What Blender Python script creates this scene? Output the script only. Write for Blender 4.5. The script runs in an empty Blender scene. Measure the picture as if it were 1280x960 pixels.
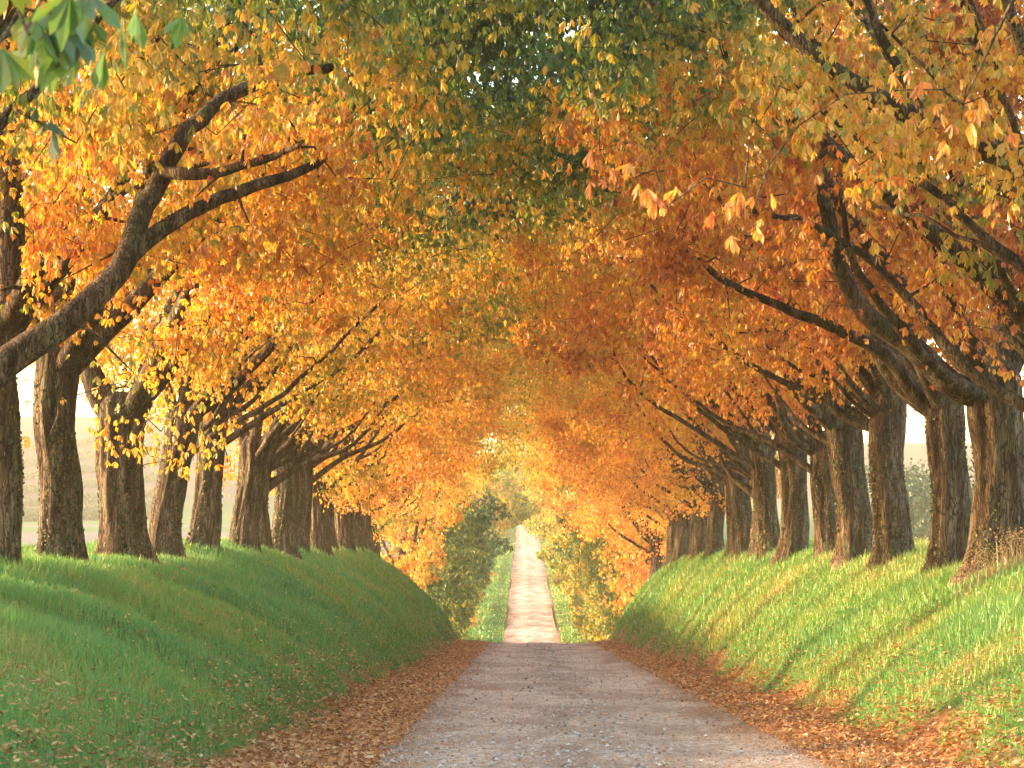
import bpy, math, random
import numpy as np
from mathutils import Vector
RAD = math.radians
C = bpy.context.scene.collection
TAU = 2 * math.pi
F = 3200.0                       # focal length in pixels of a 1280 wide frame
CAM = np.array((0.0, 0.0, 1.25))
PITCH = math.atan(170 / F); YAW = math.atan(15 / F)

# ------------------------------------------------------------------ helpers
def at(px, py, Y):
    """World point seen at pixel (px, py) at distance Y along the lane."""
    v = np.array(((px - 640) / F, 1.0, (480 - py) / F))
    c, s = math.cos(PITCH), math.sin(PITCH)
    v = np.array((v[0], v[1] * c - v[2] * s, v[1] * s + v[2] * c))
    c, s = math.cos(YAW), math.sin(YAW)
    v = np.array((v[0] * c - v[1] * s, v[0] * s + v[1] * c, v[2]))
    return CAM + v * (Y / v[1])

def sm(x, a, b):
    t = np.clip((np.asarray(x, float) - a) / (b - a), 0, 1)
    return t * t * (3 - 2 * t)

def mesh_np(name, V, Fq, mat=None, attrs=None, smooth=False, parent=None, loc=None):
    """V (n,3), Fq (m,k) with k = 3 or 4, or a list of such arrays."""
    if not isinstance(Fq, list): Fq = [Fq]
    Fq = [f for f in Fq if len(f)]
    me = bpy.data.meshes.new(name)
    V = np.asarray(V, np.float32)
    me.vertices.add(len(V)); me.vertices.foreach_set('co', V.ravel())
    loops = np.concatenate([f.ravel() for f in Fq]).astype(np.int32)
    tot = np.concatenate([np.full(len(f), f.shape[1], np.int32) for f in Fq])
    st = np.concatenate(([0], np.cumsum(tot)[:-1])).astype(np.int32)
    me.loops.add(len(loops)); me.loops.foreach_set('vertex_index', loops)
    me.polygons.add(len(tot)); me.polygons.foreach_set('loop_start', st)
    me.polygons.foreach_set('use_smooth', np.full(len(tot), smooth))
    for an, (dom, typ, data) in (attrs or {}).items():
        a = me.attributes.new(an, typ, dom)
        a.data.foreach_set('value' if typ == 'FLOAT' else 'color', np.asarray(data, np.float32).ravel())
    me.update(calc_edges=True)
    if mat: me.materials.append(mat)
    o = bpy.data.objects.new(name, me); C.objects.link(o)
    if parent is not None: o.parent = parent
    if loc is not None: o.location = loc
    return o

def tag(o, label=None, cat=None, group=None, kind=None):
    if label: o['label'] = label
    if cat: o['category'] = cat
    if group: o['group'] = group
    if kind: o['kind'] = kind
    return o

def empty(name, loc, rz=0):
    o = bpy.data.objects.new(name, None); C.objects.link(o)
    o.location = loc; o.rotation_euler = (0, 0, rz); o.empty_display_size = .3
    return o

def vnoise(x, y, seed=0):
    """Smooth 2-D value noise, 0..1."""
    xi = np.floor(x).astype(np.int64); yi = np.floor(y).astype(np.int64)
    fx = x - xi; fy = y - yi; fx = fx * fx * (3 - 2 * fx); fy = fy * fy * (3 - 2 * fy)
    def h(a, b):
        n = (a * 374761393 + b * 668265263 + seed * 974711) & 0x7fffffff
        n = ((n ^ (n >> 13)) * 1274126177) & 0x7fffffff
        return ((n ^ (n >> 16)) & 0xffff) / 65535.0
    return (h(xi, yi) * (1 - fx) + h(xi + 1, yi) * fx) * (1 - fy) + (h(xi, yi + 1) * (1 - fx) + h(xi + 1, yi + 1) * fx) * fy

def catmull(P, R, step):
    P = np.asarray(P, float); R = np.asarray(R, float)
    Q = np.vstack((2 * P[0] - P[1], P, 2 * P[-1] - P[-2])); out = []; rr = []
    for i in range(len(P) - 1):
        a, b, c, d = Q[i:i + 4]
        n = max(2, int(np.linalg.norm(c - b) / step))
        for k in range(n):
            t = k / n
            out.append(.5 * (2 * b + (c - a) * t + (2 * a - 5 * b + 4 * c - d) * t * t + (3 * b - a - 3 * c + d) * t ** 3))
            rr.append(R[i] * (1 - t) + R[i + 1] * t)
    out.append(P[-1]); rr.append(R[-1])
    return np.array(out), np.array(rr)

class Tubes:
    def __init__(s): s.V = []; s.Q = []; s.n = 0
    def add(s, P, R, seg=6, rough=0.0, rng=None):
        P = np.asarray(P, float); n = len(P)
        if n < 2: return
        T = np.gradient(P, axis=0); T /= np.linalg.norm(T, axis=1)[:, None] + 1e-9
        up = np.array((0, 0, 1.)) if abs(T[0][2]) < .9 else np.array((1., 0, 0))
        nrm = np.cross(T[0], up); nrm /= np.linalg.norm(nrm)
        ang = np.arange(seg) / seg * TAU
        ca, sa = np.cos(ang), np.sin(ang)
        ph = rng.random(8) * TAU if rng is not None else np.zeros(8)
        L = np.concatenate(([0], np.cumsum(np.linalg.norm(np.diff(P, axis=0), axis=1))))
        rings = []
        for i in range(n):
            nrm = nrm - T[i] * np.dot(nrm, T[i]); nrm /= np.linalg.norm(nrm) + 1e-9
            b = np.cross(T[i], nrm)
            r = R[i] * np.ones(seg)
            if rough:
                r = r * (1 + rough * (.3 * np.sin(3 * ang + ph[0] + .7 * L[i]) + .25 * np.sin(17 * ang + ph[6] + 1.4 * np.sin(L[i] * 3.1 + ph[7])) + .35 * np.sin(7 * ang + ph[1] + 1.6 * np.sin(L[i] * 1.1 + ph[2]))
                         + .3 * np.sin(L[i] * 5.3 + ph[3] + 2 * np.sin(ang + ph[4])) + .3 * np.sin(11 * ang + ph[5] + 2.5 * np.sin(L[i] * 2.3))))
            rings.append(P[i] + np.outer(ca * r, nrm) + np.outer(sa * r, b))
        k = np.arange(seg); k2 = (k + 1) % seg
        base = s.n
        for i in range(n - 1):
            a = base + i * seg
            s.Q.append(np.stack((a + k, a + k2, a + seg + k2, a + seg + k), 1))
        s.V.append(np.vstack(rings)); s.n += n * seg
    def build(s, name, mat, parent=None):
        return mesh_np(name, np.vstack(s.V), np.vstack(s.Q), mat, smooth=True, parent=parent)
    def data(s): return np.vstack(s.V), np.vstack(s.Q)

# ------------------------------------------------------------------ materials
def newmat(name):
    m = bpy.data.materials.new(name); m.use_nodes = True
    m.node_tree.nodes.clear()
    return m, m.node_tree.nodes, m.node_tree.links

def N(ns, t, **kw):
    n = ns.new(t)
    for k, v in kw.items():
        if k in n.inputs: n.inputs[k].default_value = v
        else: setattr(n, k, v)
    return n

def ramp(ns, stops, interp='LINEAR'):
    r = ns.new('ShaderNodeValToRGB'); e = r.color_ramp; e.interpolation = interp
    while len(e.elements) > 1: e.elements.remove(e.elements[-1])
    e.elements[0].position = stops[0][0]; e.elements[0].color = (*stops[0][1], 1)
    for p, c in stops[1:]:
        x = e.elements.new(p); x.color = (*c, 1)
    return r

def noise(ns, ls, scale, detail=4, coord=None, rough=.55):
    n = N(ns, 'ShaderNodeTexNoise', Scale=scale, Detail=detail, Roughness=rough)
    if coord is not None: ls.new(coord, n.inputs['Vector'])
    return n

def mathn(ns, ls, op, a, b=None, clamp=False):
    n = ns.new('ShaderNodeMath'); n.operation = op; n.use_clamp = clamp
    for i, v in enumerate((a, b)):
        if v is None: continue
        if isinstance(v, (int, float)): n.inputs[i].default_value = v
        else: ls.new(v, n.inputs[i])
    return n.outputs[0]

def mixc(ns, ls, f, a, b, blend='MIX'):
    n = ns.new('ShaderNodeMix'); n.data_type = 'RGBA'; n.blend_type = blend
    for sock, v in ((n.inputs[0], f), (n.inputs[6], a), (n.inputs[7], b)):
        if isinstance(v, (int, float)): sock.default_value = v
        elif isinstance(v, tuple): sock.default_value = (*v, 1)
        else: ls.new(v, sock)
    return n.outputs[2]

def leaf_shader(ns, ls, col, trans=.5, gloss=.05, bright=1.35):
    """Thin leaf: reflects on one side, glows through from the other."""
    d = ns.new('ShaderNodeBsdfDiffuse'); t = ns.new('ShaderNodeBsdfTranslucent')
    ls.new(col, d.inputs['Color'])
    tc = mixc(ns, ls, 1.0, col, (bright, bright * .93, bright * .6), 'MULTIPLY'); ls.new(tc, t.inputs['Color'])
    m = ns.new('ShaderNodeMixShader'); m.inputs[0].default_value = trans
    ls.new(d.outputs[0], m.inputs[1]); ls.new(t.outputs[0], m.inputs[2])
    g = N(ns, 'ShaderNodeBsdfGlossy', Roughness=.45); g.inputs['Color'].default_value = (1, 1, 1, 1)
    m2 = ns.new('ShaderNodeMixShader'); m2.inputs[0].default_value = gloss
    ls.new(m.outputs[0], m2.inputs[1]); ls.new(g.outputs[0], m2.inputs[2])
    o = ns.new('ShaderNodeOutputMaterial'); ls.new(m2.outputs[0], o.inputs[0])

def mat_leaves():
    """Autumn chestnut leaf: green through gold and orange to rust; the object colour shifts the whole tree."""
    m, ns, ls = newmat('chestnut_leaf')
    a = N(ns, 'ShaderNodeAttribute', attribute_name='tint')
    oi = ns.new('ShaderNodeObjectInfo'); sep = ns.new('ShaderNodeSeparateColor'); ls.new(oi.outputs['Color'], sep.inputs[0])
    v = mathn(ns, ls, 'ADD', a.outputs['Fac'], mathn(ns, ls, 'SUBTRACT', sep.outputs[0], .5), True)
    r = ramp(ns, [(0, (.030, .075, .022)), (.22, (.11, .21, .034)), (.38, (.32, .30, .035)), (.52, (.72, .45, .055)),
                  (.70, (.64, .27, .035)), (.86, (.50, .14, .028)), (1, (.30, .07, .02))])
    ls.new(v, r.inputs[0])
    g = ns.new('ShaderNodeNewGeometry')
    n = noise(ns, ls, 22, 2, g.outputs['Position'])
    c = mixc(ns, ls, mathn(ns, ls, 'MULTIPLY', sm_node(ns, ls, n.outputs[0], .56, .72), .55), r.outputs[0], (.24, .09, .02))
    leaf_shader(ns, ls, c, .55, .05)
    return m

def sm_node(ns, ls, val, a, b):
    n = ns.new('ShaderNodeMapRange'); n.interpolation_type = 'SMOOTHSTEP'
    n.inputs['From Min'].default_value = a; n.inputs['From Max'].default_value = b
    ls.new(val, n.inputs['Value'])
    return n.outputs[0]

def mat_simple_leaf(name, stops, trans=.45, gloss=.05, attr='tint'):
    m, ns, ls = newmat(name)
    a = N(ns, 'ShaderNodeAttribute', attribute_name=attr)
    r = ramp(ns, stops); ls.new(a.outputs['Fac'], r.inputs[0])
    leaf_shader(ns, ls, r.outputs[0], trans, gloss)
    return m

def principled(ns, ls, col, rough=.9, bump=None, strength=.5, dist=.02, spec=.25):
    p = N(ns, 'ShaderNodeBsdfPrincipled', Roughness=rough)
    p.inputs['Specular IOR Level'].default_value = spec
    if isinstance(col, tuple): p.inputs['Base Color'].default_value = (*col, 1)
    else: ls.new(col, p.inputs['Base Color'])
    if bump is not None:
        b = N(ns, 'ShaderNodeBump', Strength=strength, Distance=dist); ls.new(bump, b.inputs['Height']); ls.new(b.outputs[0], p.inputs['Normal'])
    o = ns.new('ShaderNodeOutputMaterial'); ls.new(p.outputs[0], o.inputs[0])
    return p

def mat_bark():
    m, ns, ls = newmat('bark')
    tc = ns.new('ShaderNodeTexCoord')
    mp = N(ns, 'ShaderNodeMapping'); mp.inputs['Scale'].default_value = (1, 1, .17); ls.new(tc.outputs['Object'], mp.inputs['Vector'])
    v = N(ns, 'ShaderNodeTexVoronoi', Scale=24.0, feature='DISTANCE_TO_EDGE'); 
    nz = noise(ns, ls, 7, 5, mp.outputs[0])
    ad = ns.new('ShaderNodeVectorMath'); ad.operation = 'MULTIPLY_ADD'; ls.new(nz.outputs['Color'], ad.inputs[0]); ad.inputs[1].default_value = (.22, .22, .22); ls.new(mp.outputs[0], ad.inputs[2])
    ls.new(ad.outputs[0], v.inputs['Vector'])
    n2 = noise(ns, ls, 2.2, 5, tc.outputs['Object']); n3 = noise(ns, ls, 34, 4, mp.outputs[0])
    r = ramp(ns, [(.32, (.036, .024, .016)), (.5, (.115, .072, .045)), (.68, (.24, .175, .12))]); ls.new(nz.outputs[0], r.inputs[0])
    c = mixc(ns, ls, mathn(ns, ls, 'MULTIPLY', sm_node(ns, ls, n2.outputs[0], .52, .66), .55), r.outputs[0], (.10, .12, .055))   # algae and lichen
    c = mixc(ns, ls, sm_node(ns, ls, n3.outputs[0], .60, .72), c, (.26, .24, .19))
    crack = sm_node(ns, ls, v.outputs['Distance'], 0, .10)
    c = mixc(ns, ls, crack, (.055, .040, .030), c)
    h = mathn(ns, ls, 'ADD', mathn(ns, ls, 'MULTIPLY', crack, .7), mathn(ns, ls, 'MULTIPLY', n3.outputs[0], .5))
    principled(ns, ls, c, .9, h, 1.0, .06, .12)
    return m

def mat_road():
    m, ns, ls = newmat('gravel_road')
    g = ns.new('ShaderNodeNewGeometry'); P = g.outputs['Position']
    sx = ns.new('ShaderNodeSeparateXYZ'); ls.new(P, sx.inputs[0])
    mpr = N(ns, 'ShaderNodeMapping'); mpr.inputs['Scale'].default_value = (1, .3, 1); ls.new(P, mpr.inputs['Vector']); PL = mpr.outputs[0]
    n1 = noise(ns, ls, 1.1, 5, PL, .6); n2 = noise(ns, ls, 13, 6, PL, .75); n3 = noise(ns, ls, 45, 3, P, .7)
    vo = N(ns, 'ShaderNodeTexVoronoi', Scale=26.0); ls.new(P, vo.inputs['Vector'])
    r = ramp(ns, [(.30, (.24, .175, .14)), (.5, (.57, .435, .345)), (.68, (.76, .64, .54))]); ls.new(n2.outputs[0], r.inputs[0])
    c = mixc(ns, ls, mathn(ns, ls, 'MULTIPLY', sm_node(ns, ls, n1.outputs[0], .40, .62), .7), r.outputs[0], (.30, .19, .13))
    sc = ns.new('ShaderNodeSeparateColor'); ls.new(vo.outputs['Color'], sc.inputs[0])
    c = mixc(ns, ls, mathn(ns, ls, 'MULTIPLY', sm_node(ns, ls, sc.outputs[0], .80, .9), .5), c, (.62, .55, .52))
    c = mixc(ns, ls, mathn(ns, ls, 'MULTIPLY', sm_node(ns, ls, sc.outputs[1], .84, .9), .7), c, (.24, .13, .07))
    # trodden brown crown between the two pale wheel tracks
    dx = mathn(ns, ls, 'ABSOLUTE', mathn(ns, ls, 'ADD', mathn(ns, ls, 'SUBTRACT', sx.outputs[0], .6), mathn(ns, ls, 'MULTIPLY', mathn(ns, ls, 'SUBTRACT', n1.outputs[0], .5), .8)))
    mid = mathn(ns, ls, 'MULTIPLY', mathn(ns, ls, 'SUBTRACT', 1.0, sm_node(ns, ls, dx, .05, .5)), mathn(ns, ls, 'MULTIPLY', sm_node(ns, ls, n1.outputs[0], .35, .65), .5))
    c = mixc(ns, ls, mid, c, (.22, .16, .11))
    dx2 = mathn(ns, ls, 'ADD', mathn(ns, ls, 'ABSOLUTE', mathn(ns, ls, 'SUBTRACT', sx.outputs[0], .6)), mathn(ns, ls, 'MULTIPLY', mathn(ns, ls, 'SUBTRACT', n1.outputs[0], .5), 2.2))
    deb = mathn(ns, ls, 'MULTIPLY', sm_node(ns, ls, dx2, 1.1, 2.0), mathn(ns, ls, 'ADD', .25, sm_node(ns, ls, n2.outputs[0], .40, .58)), True)
    c = mixc(ns, ls, mathn(ns, ls, 'MULTIPLY', deb, .75), c, (.26, .13, .065))
    h = mathn(ns, ls, 'ADD', mathn(ns, ls, 'MULTIPLY', n2.outputs[0], .6), mathn(ns, ls, 'ADD', n3.outputs[0], mathn(ns, ls, 'MULTIPLY', vo.outputs['Distance'], -.6)))
    principled(ns, ls, c, .95, h, .9, .03, .2)
    return m

def mat_ground():
    m, ns, ls = newmat('ground')
    g = ns.new('ShaderNodeNewGeometry'); P = g.outputs['Position']
    z = N(ns, 'ShaderNodeAttribute', attribute_name='zone'); s = ns.new('ShaderNodeSeparateColor'); ls.new(z.outputs['Color'], s.inputs[0])
    n1 = noise(ns, ls, .8, 5, P); n2 = noise(ns, ls, 14, 5, P, .7); n3 = noise(ns, ls, .02, 4, P)
    gr = ramp(ns, [(.3, (.040, .085, .020)), (.55, (.075, .135, .028)), (.8, (.14, .17, .045))]); ls.new(n2.outputs[0], gr.inputs[0])
    c = mixc(ns, ls, mathn(ns, ls, 'MULTIPLY', sm_node(ns, ls, n1.outputs[0], .5, .75), .4), gr.outputs[0], (.20, .19, .06))
    li = ramp(ns, [(.3, (.10, .05, .025)), (.5, (.24, .11, .045)), (.7, (.38, .21, .10))]); ls.new(n2.outputs[0], li.inputs[0])
    edge = sm_node(ns, ls, mathn(ns, ls, 'ADD', s.outputs[0], mathn(ns, ls, 'MULTIPLY', mathn(ns, ls, 'SUBTRACT', n2.outputs[0], .5), .6)), .35, .65)
    c = mixc(ns, ls, edge, c, li.outputs[0])
    st = ramp(ns, [(.3, (.12, .085, .075)), (.7, (.20, .155, .135))]); ls.new(n1.outputs[0], st.inputs[0])
    c = mixc(ns, ls, s.outputs[1], c, st.outputs[0])
    hl = ramp(ns, [(.35, (.12, .060, .055)), (.6, (.09, .065, .04)), (.7, (.035, .055, .018))]); ls.new(n3.outputs[0], hl.inputs[0])
    c = mixc(ns, ls, s.outputs[2], c, hl.outputs[0])
    principled(ns, ls, c, .95, n2.outputs[0], .6, .05, .1)
    return m

random.seed(2)
M_LEAF = mat_leaves(); M_BARK = mat_bark(); M_ROAD = mat_road(); M_GROUND = mat_ground()
M_IVY = mat_simple_leaf('ivy_leaf', [(0, (.03, .05, .018)), (.5, (.07, .08, .03)), (.75, (.16, .10, .04)), (1, (.28, .12, .04))], .12, .02)
M_GRASS = mat_simple_leaf('grass_blade', [(0, (.070, .21, .085)), (.45, (.14, .31, .080)), (.75, (.20, .31, .065)), (.93, (.32, .29, .09)), (1, (.45, .33, .14))], .3, .03)
M_FALLEN = mat_simple_leaf('fallen_leaf', [(0, (.15, .06, .03)), (.3, (.36, .14, .05)), (.55, (.52, .24, .09)), (.8, (.62, .38, .17)), (1, (.64, .50, .32))], .15, .04)
M_DRY = mat_simple_leaf('dry_grass', [(0, (.16, .11, .05)), (.5, (.32, .22, .11)), (1, (.42, .24, .11))], .4, .05)
M_HEDGE = mat_simple_leaf('hedge_leaf', [(0, (.010, .028, .008)), (.5, (.022, .060, .014)), (1, (.06, .11, .025))], .35, .04)

def mat_stone():
    m, ns, ls = newmat('gravel_stone')
    a = N(ns, 'ShaderNodeAttribute', attribute_name='tint')
    r = ramp(ns, [(0, (.16, .11, .08)), (.5, (.38, .32, .29)), (1, (.62, .57, .54))]); ls.new(a.outputs['Fac'], r.inputs[0])
    principled(ns, ls, r.outputs[0], .9)
    return m
M_STONE = mat_stone()

# ------------------------------------------------------------------ terrain
yy = np.arange(-120, 3200, 1.0)
def curve(pts, w):
    a = np.interp(yy, *zip(*pts)); k = np.hanning(w); k /= k.sum()
    return np.convolve(np.pad(a, w // 2, mode='edge'), k, 'valid')[:len(yy)]
_road = curve([(-120, 4.1), (94, -3.2), (112, -4.9), (130, -7.0), (150, -8.6), (175, -8.5), (197, -7.70), (556, .40), (600, .9), (720, 0), (1000, -3), (3200, -3)], 13)
_top = curve([(-120, .9), (20, .72), (50, .66), (80, .38), (95, .12), (110, -1.4), (130, -5.4), (150, -7.9), (175, -8.1), (197, -7.3), (556, .7), (600, 1.1), (720, .2), (1000, -3), (3200, -8)], 15)
def zroad(y): return np.interp(y, yy, _road)
def ztop(y): return np.interp(y, yy, _top)
def terrain(x, y, rough=True):
    x = np.asarray(x, float); y = np.asarray(y, float)
    zr, zt = zroad(y), ztop(y)
    wob = .25 * (vnoise(y * .11, x * 0 + 3.3, 5) - .5)
    tl = np.clip((-2.15 + wob - x) / 4.4, 0, 1); tr = np.clip((x - 3.15 - wob) / 3.3, 0, 1)
    t = np.maximum(tl, tr)
    s = (1 - (1 - t) ** 1.7) * sm(t, -.02, .16)
    z = zr + (zt - zr) * s
    ax = np.abs(x)
    lo_, hi_ = np.interp(y, [85, 125, 560, 600], [9, 95, 95, 60]), np.interp(y, [85, 125, 560, 600], [34, 210, 210, 120])
    tt_ = np.clip((ax - lo_) / (hi_ - lo_), 0, 1); w = tt_ * tt_ * (3 - 2 * tt_); flat = .33 + .0 * x
    z = z * (1 - w) + flat * w
    w2 = sm(ax, 45, 95)
    side = np.where(x < 0, 1.0, .75)
    z = z + w2 * side * (46 * sm(y, 560, 1150))
    if rough:
        am = sm(t, .02, .25)
        z = z + am * (.16 * (vnoise(x * .9, y * .5, 1) - .5) + .22 * (vnoise(x * .35, y * .16, 4) - .5) + .05 * (vnoise(x * 2.7, y * 2.2, 2) - .5))
        lit = sm(np.maximum(-1.3 - x, x - 2.5), 0, .5) * (1 - am)
        z = z + lit * .05 * vnoise(x * 3, y * 3, 3)
    return z

# ground sheet: fine along the lane, coarse towards the horizon
gx = np.unique(np.round(np.concatenate((np.arange(-9, 10.01, .22), np.geomspace(10, 480, 100), -np.geomspace(9, 480, 100))), 3))
gy = np.unique(np.round(np.concatenate((np.arange(-60, 8, 2.0), np.arange(8, 210, .45), np.arange(210, 600, 3), np.linspace(604, 1150, 110))), 3))
X, Y = np.meshgrid(gx, gy)
Z = terrain(X, Y)
under = (X > -1.6) & (X < 2.8)
Z = np.where(under, Z - .03, Z)
nx, ny = len(gx), len(gy)
idx = np.arange(nx * ny).reshape(ny, nx)
Q = np.stack((idx[:-1, :-1].ravel(), idx[:-1, 1:].ravel(), idx[1:, 1:].ravel(), idx[1:, :-1].ravel()), 1)
zone = np.zeros((nx * ny, 4)); fx, fy = X.ravel(), Y.ravel()
zone[:, 0] = (1 - sm(np.maximum(-fx - 2.1, fx - 3.1) + .9 * (vnoise(fx * .9, fy * .55, 41) - .5), -.2, .7)) * (fy < 190) + (fy >= 190) * .55 * (1 - sm(np.maximum(-fx - 1.5, fx - 2.7), 0, .5))
a = np.abs(fx)
stub = sm(a, 10, 12.5) * (1 - sm(fy, 150, 175)) * (fx < 0) + sm(fy, 318, 326) * (1 - sm(fy, 475, 485)) * sm(a, 14, 18) * (fx < 0) + sm(fy, 515, 520) * (1 - sm(fy, 535, 540)) * sm(a, 14, 18) * (fx < 0)
stub += .35 * sm(a, 11, 14) * (fx > 0) * (1 - sm(fy, 200, 250))
zone[:, 1] = np.clip(stub, 0, 1)
zone[:, 2] = sm(fy, 600, 760) * sm(a, 50, 90)
zone[:, 3] = 1
V = np.stack((fx, fy, Z.ravel()), 1)
ground = mesh_np('ground', V, Q, M_GROUND, {'zone': ('POINT', 'FLOAT_COLOR', zone)}, smooth=True)
tag(ground, 'grassy banks and open fields under the tree rows', None, None, 'structure')

# road sheet
rx = np.linspace(-1.55, 2.75, 26); ry = np.unique(np.concatenate((np.arange(-40, 210, .5), np.arange(210, 640, 3.))))
X, Y = np.meshgrid(rx, ry)
ed = (.25 + .35 * (Y > 150)) * (vnoise(Y * np.where(Y > 150, .09, .7), X * 0 + 9, 8) - .5); X = X + ed * np.sign(X - .6) * (np.abs(X - .6) > 2.0)
Z = zroad(Y) + .012 + .03 * (np.cos((X - .6) * 3.1) - 1) * .5 * 1 + .025 * (vnoise(X * 1.6, Y * .8, 11) - .5)
Z = np.where(np.abs(X - .6) > 2.05, Z - .03, Z)
nx, ny = len(rx), len(ry); idx = np.arange(nx * ny).reshape(ny, nx)
Q = np.stack((idx[:-1, :-1].ravel(), idx[:-1, 1:].ravel(), idx[1:, 1:].ravel(), idx[1:, :-1].ravel()), 1)
road = mesh_np('road', np.stack((X.ravel(), Y.ravel(), Z.ravel()), 1), Q, M_ROAD, smooth=True)
tag(road, 'pale gravel lane running down between the trees and up the far slope', None, None, 'structure')

# ------------------------------------------------------------------ leaves
def palmate(P, size, rng, K=5, down=1.0, spread=.45):
    """Drooping hand-shaped compound leaves, K leaflets each; returns V, Q, leaf index per face."""
    n = len(P)
    A = rng.normal(0, spread, (n, 3)); A[:, 2] = -down; A /= np.linalg.norm(A, axis=1)[:, None]
    B = rng.normal(0, 1, (n, 3)); B -= A * np.sum(A * B, 1)[:, None]; B /= np.linalg.norm(B, axis=1)[:, None]
    ph = np.linspace(-.95, .95, K)[None, :] + rng.normal(0, .2, (n, K))
    Nn = np.cross(A, B)
    bow = rng.normal(0, .35, (n, K))
    D = np.cos(ph)[..., None] * A[:, None] + np.sin(ph)[..., None] * B[:, None] + bow[..., None] * Nn[:, None]
    D[..., 2] -= .5; D /= np.linalg.norm(D, axis=2)[..., None]
    tw = rng.normal(0, .55, (n, K))
    W = np.cross(D, Nn[:, None]); W /= np.linalg.norm(W, axis=2)[..., None] + 1e-6
    U = np.cross(D, W)
    W2 = W * np.cos(tw)[..., None] + U * np.sin(tw)[..., None]; U2 = np.cross(D, W2)
    L = (size[:, None] * rng.uniform(.75, 1.1, (n, K)) * (1 - .22 * np.abs(ph)))[..., None]
    w = L * rng.uniform(.15, .23, (n, K))[..., None]
    fold = .35 * w; sag = np.zeros_like(D); sag[..., 2] = -1
    b = np.broadcast_to(P[:, None], D.shape)
    curl = rng.normal(0, .12, (n, K))[..., None] * L
    v0 = b
    v1 = b + D * L * .45 + W2 * w * .72 + U2 * fold * .7
    v2 = b + D * L * .78 + W2 * w + U2 * (fold + curl * .5)
    v3 = b + D * L + sag * L * .12 + U2 * curl
    v4 = b + D * L * .78 - W2 * w + U2 * (fold + curl * .5)
    v5 = b + D * L * .45 - W2 * w * .72 + U2 * fold * .7
    V = np.stack((v0, v1, v2, v3, v4, v5), 2).reshape(-1, 3)
    k = np.arange(n * K)[:, None] * 6
    Q = np.stack((k + np.array((0, 1, 2, 3)), k + np.array((0, 3, 4, 5))), 1).reshape(-1, 4)
    li = np.repeat(np.arange(n), K * 2)
    return V, Q, li

def simple_leaves(P, Nrm, size, rng, curl=.3, asp=.5):
    """Four-corner curled single leaves lying across normal Nrm."""
    n = len(P)
    A = rng.normal(0, 1, (n, 3)); A -= Nrm * np.sum(A * Nrm, 1)[:, None]; A /= np.linalg.norm(A, axis=1)[:, None]
    B = np.cross(Nrm, A)
    s = size[:, None]; w = s * (asp * rng.uniform(.6, 1.2, (n, 1)))
    c = s * curl * rng.uniform(-.3, 1, (n, 1))
    v0 = P - A * s * .5 + Nrm * c
    v1 = P + B * w * .5 + A * s * .08 + Nrm * c * rng.uniform(0, 1.3, (n, 1))
    v2 = P + A * s * .5 + Nrm * c * rng.uniform(0, 1.3, (n, 1))
    v3 = P - B * w * .5 + A * s * .08 + Nrm * c * rng.uniform(0, 1.3, (n, 1))
    V = np.stack((v0, v1, v2, v3), 1).reshape(-1, 3)
    k = np.arange(n)[:, None] * 4
    T = np.stack((k + np.array((0, 1, 2)), k + np.array((0, 2, 3))), 1).reshape(-1, 3)
    return V, T

# ------------------------------------------------------------------ trees
def project(P):
    v = np.asarray(P) - CAM
    c, s = math.cos(-YAW), math.sin(-YAW); v = np.stack((v[:, 0] * c - v[:, 1] * s, v[:, 0] * s + v[:, 1] * c, v[:, 2]), 1)
    c, s = math.cos(-PITCH), math.sin(-PITCH); v = np.stack((v[:, 0], v[:, 1] * c - v[:, 2] * s, v[:, 1] * s + v[:, 2] * c), 1)
    return 640 + F * v[:, 0] / v[:, 1], 480 - F * v[:, 2] / v[:, 1]
# boughs that hang bare of leaves on the lane side: (path in the photograph, clear half width, distance)
BARE = []
def bare_mask(W):
    """True for leaf positions (world) to leave out so that a bough stays bare."""
    px, py = project(W); m = np.zeros(len(W), bool); wob = .55 + .9 * vnoise(px / 24, py / 24, 77)
    for path, half, dist in BARE:
        for (x0, y0, *_), (x1, y1, *_) in zip(path[:-1], path[1:]):
            dx, dy = x1 - x0, y1 - y0; L2 = dx * dx + dy * dy
            t = np.clip(((px - x0) * dx + (py - y0) * dy) / L2, 0, 1)
            m |= (np.hypot(px - x0 - t * dx, py - y0 - t * dy) < half * wob) & (W[:, 1] < dist + .6)
    return m
def zlow(u):
    return np.interp(u, [-3, -1, 0, 1.5, 3, 4.5, 6, 7.5], [2.7, 2.7, 2.7, 2.8, 3.2, 4.1, 5.0, 5.7])
def in_env(u, v, z, top=9.6, zl=zlow):
    lo = zl(u)
    hi = top * np.sqrt(np.clip(1 - ((u - 1.6) / 6.6) ** 2, 0, 1))
    hi = np.maximum(hi, lo + .9)
    return (z > lo) & (z < hi) & (np.abs(v) < 3.4 + .4 * np.sin(u * 1.7))

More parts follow.
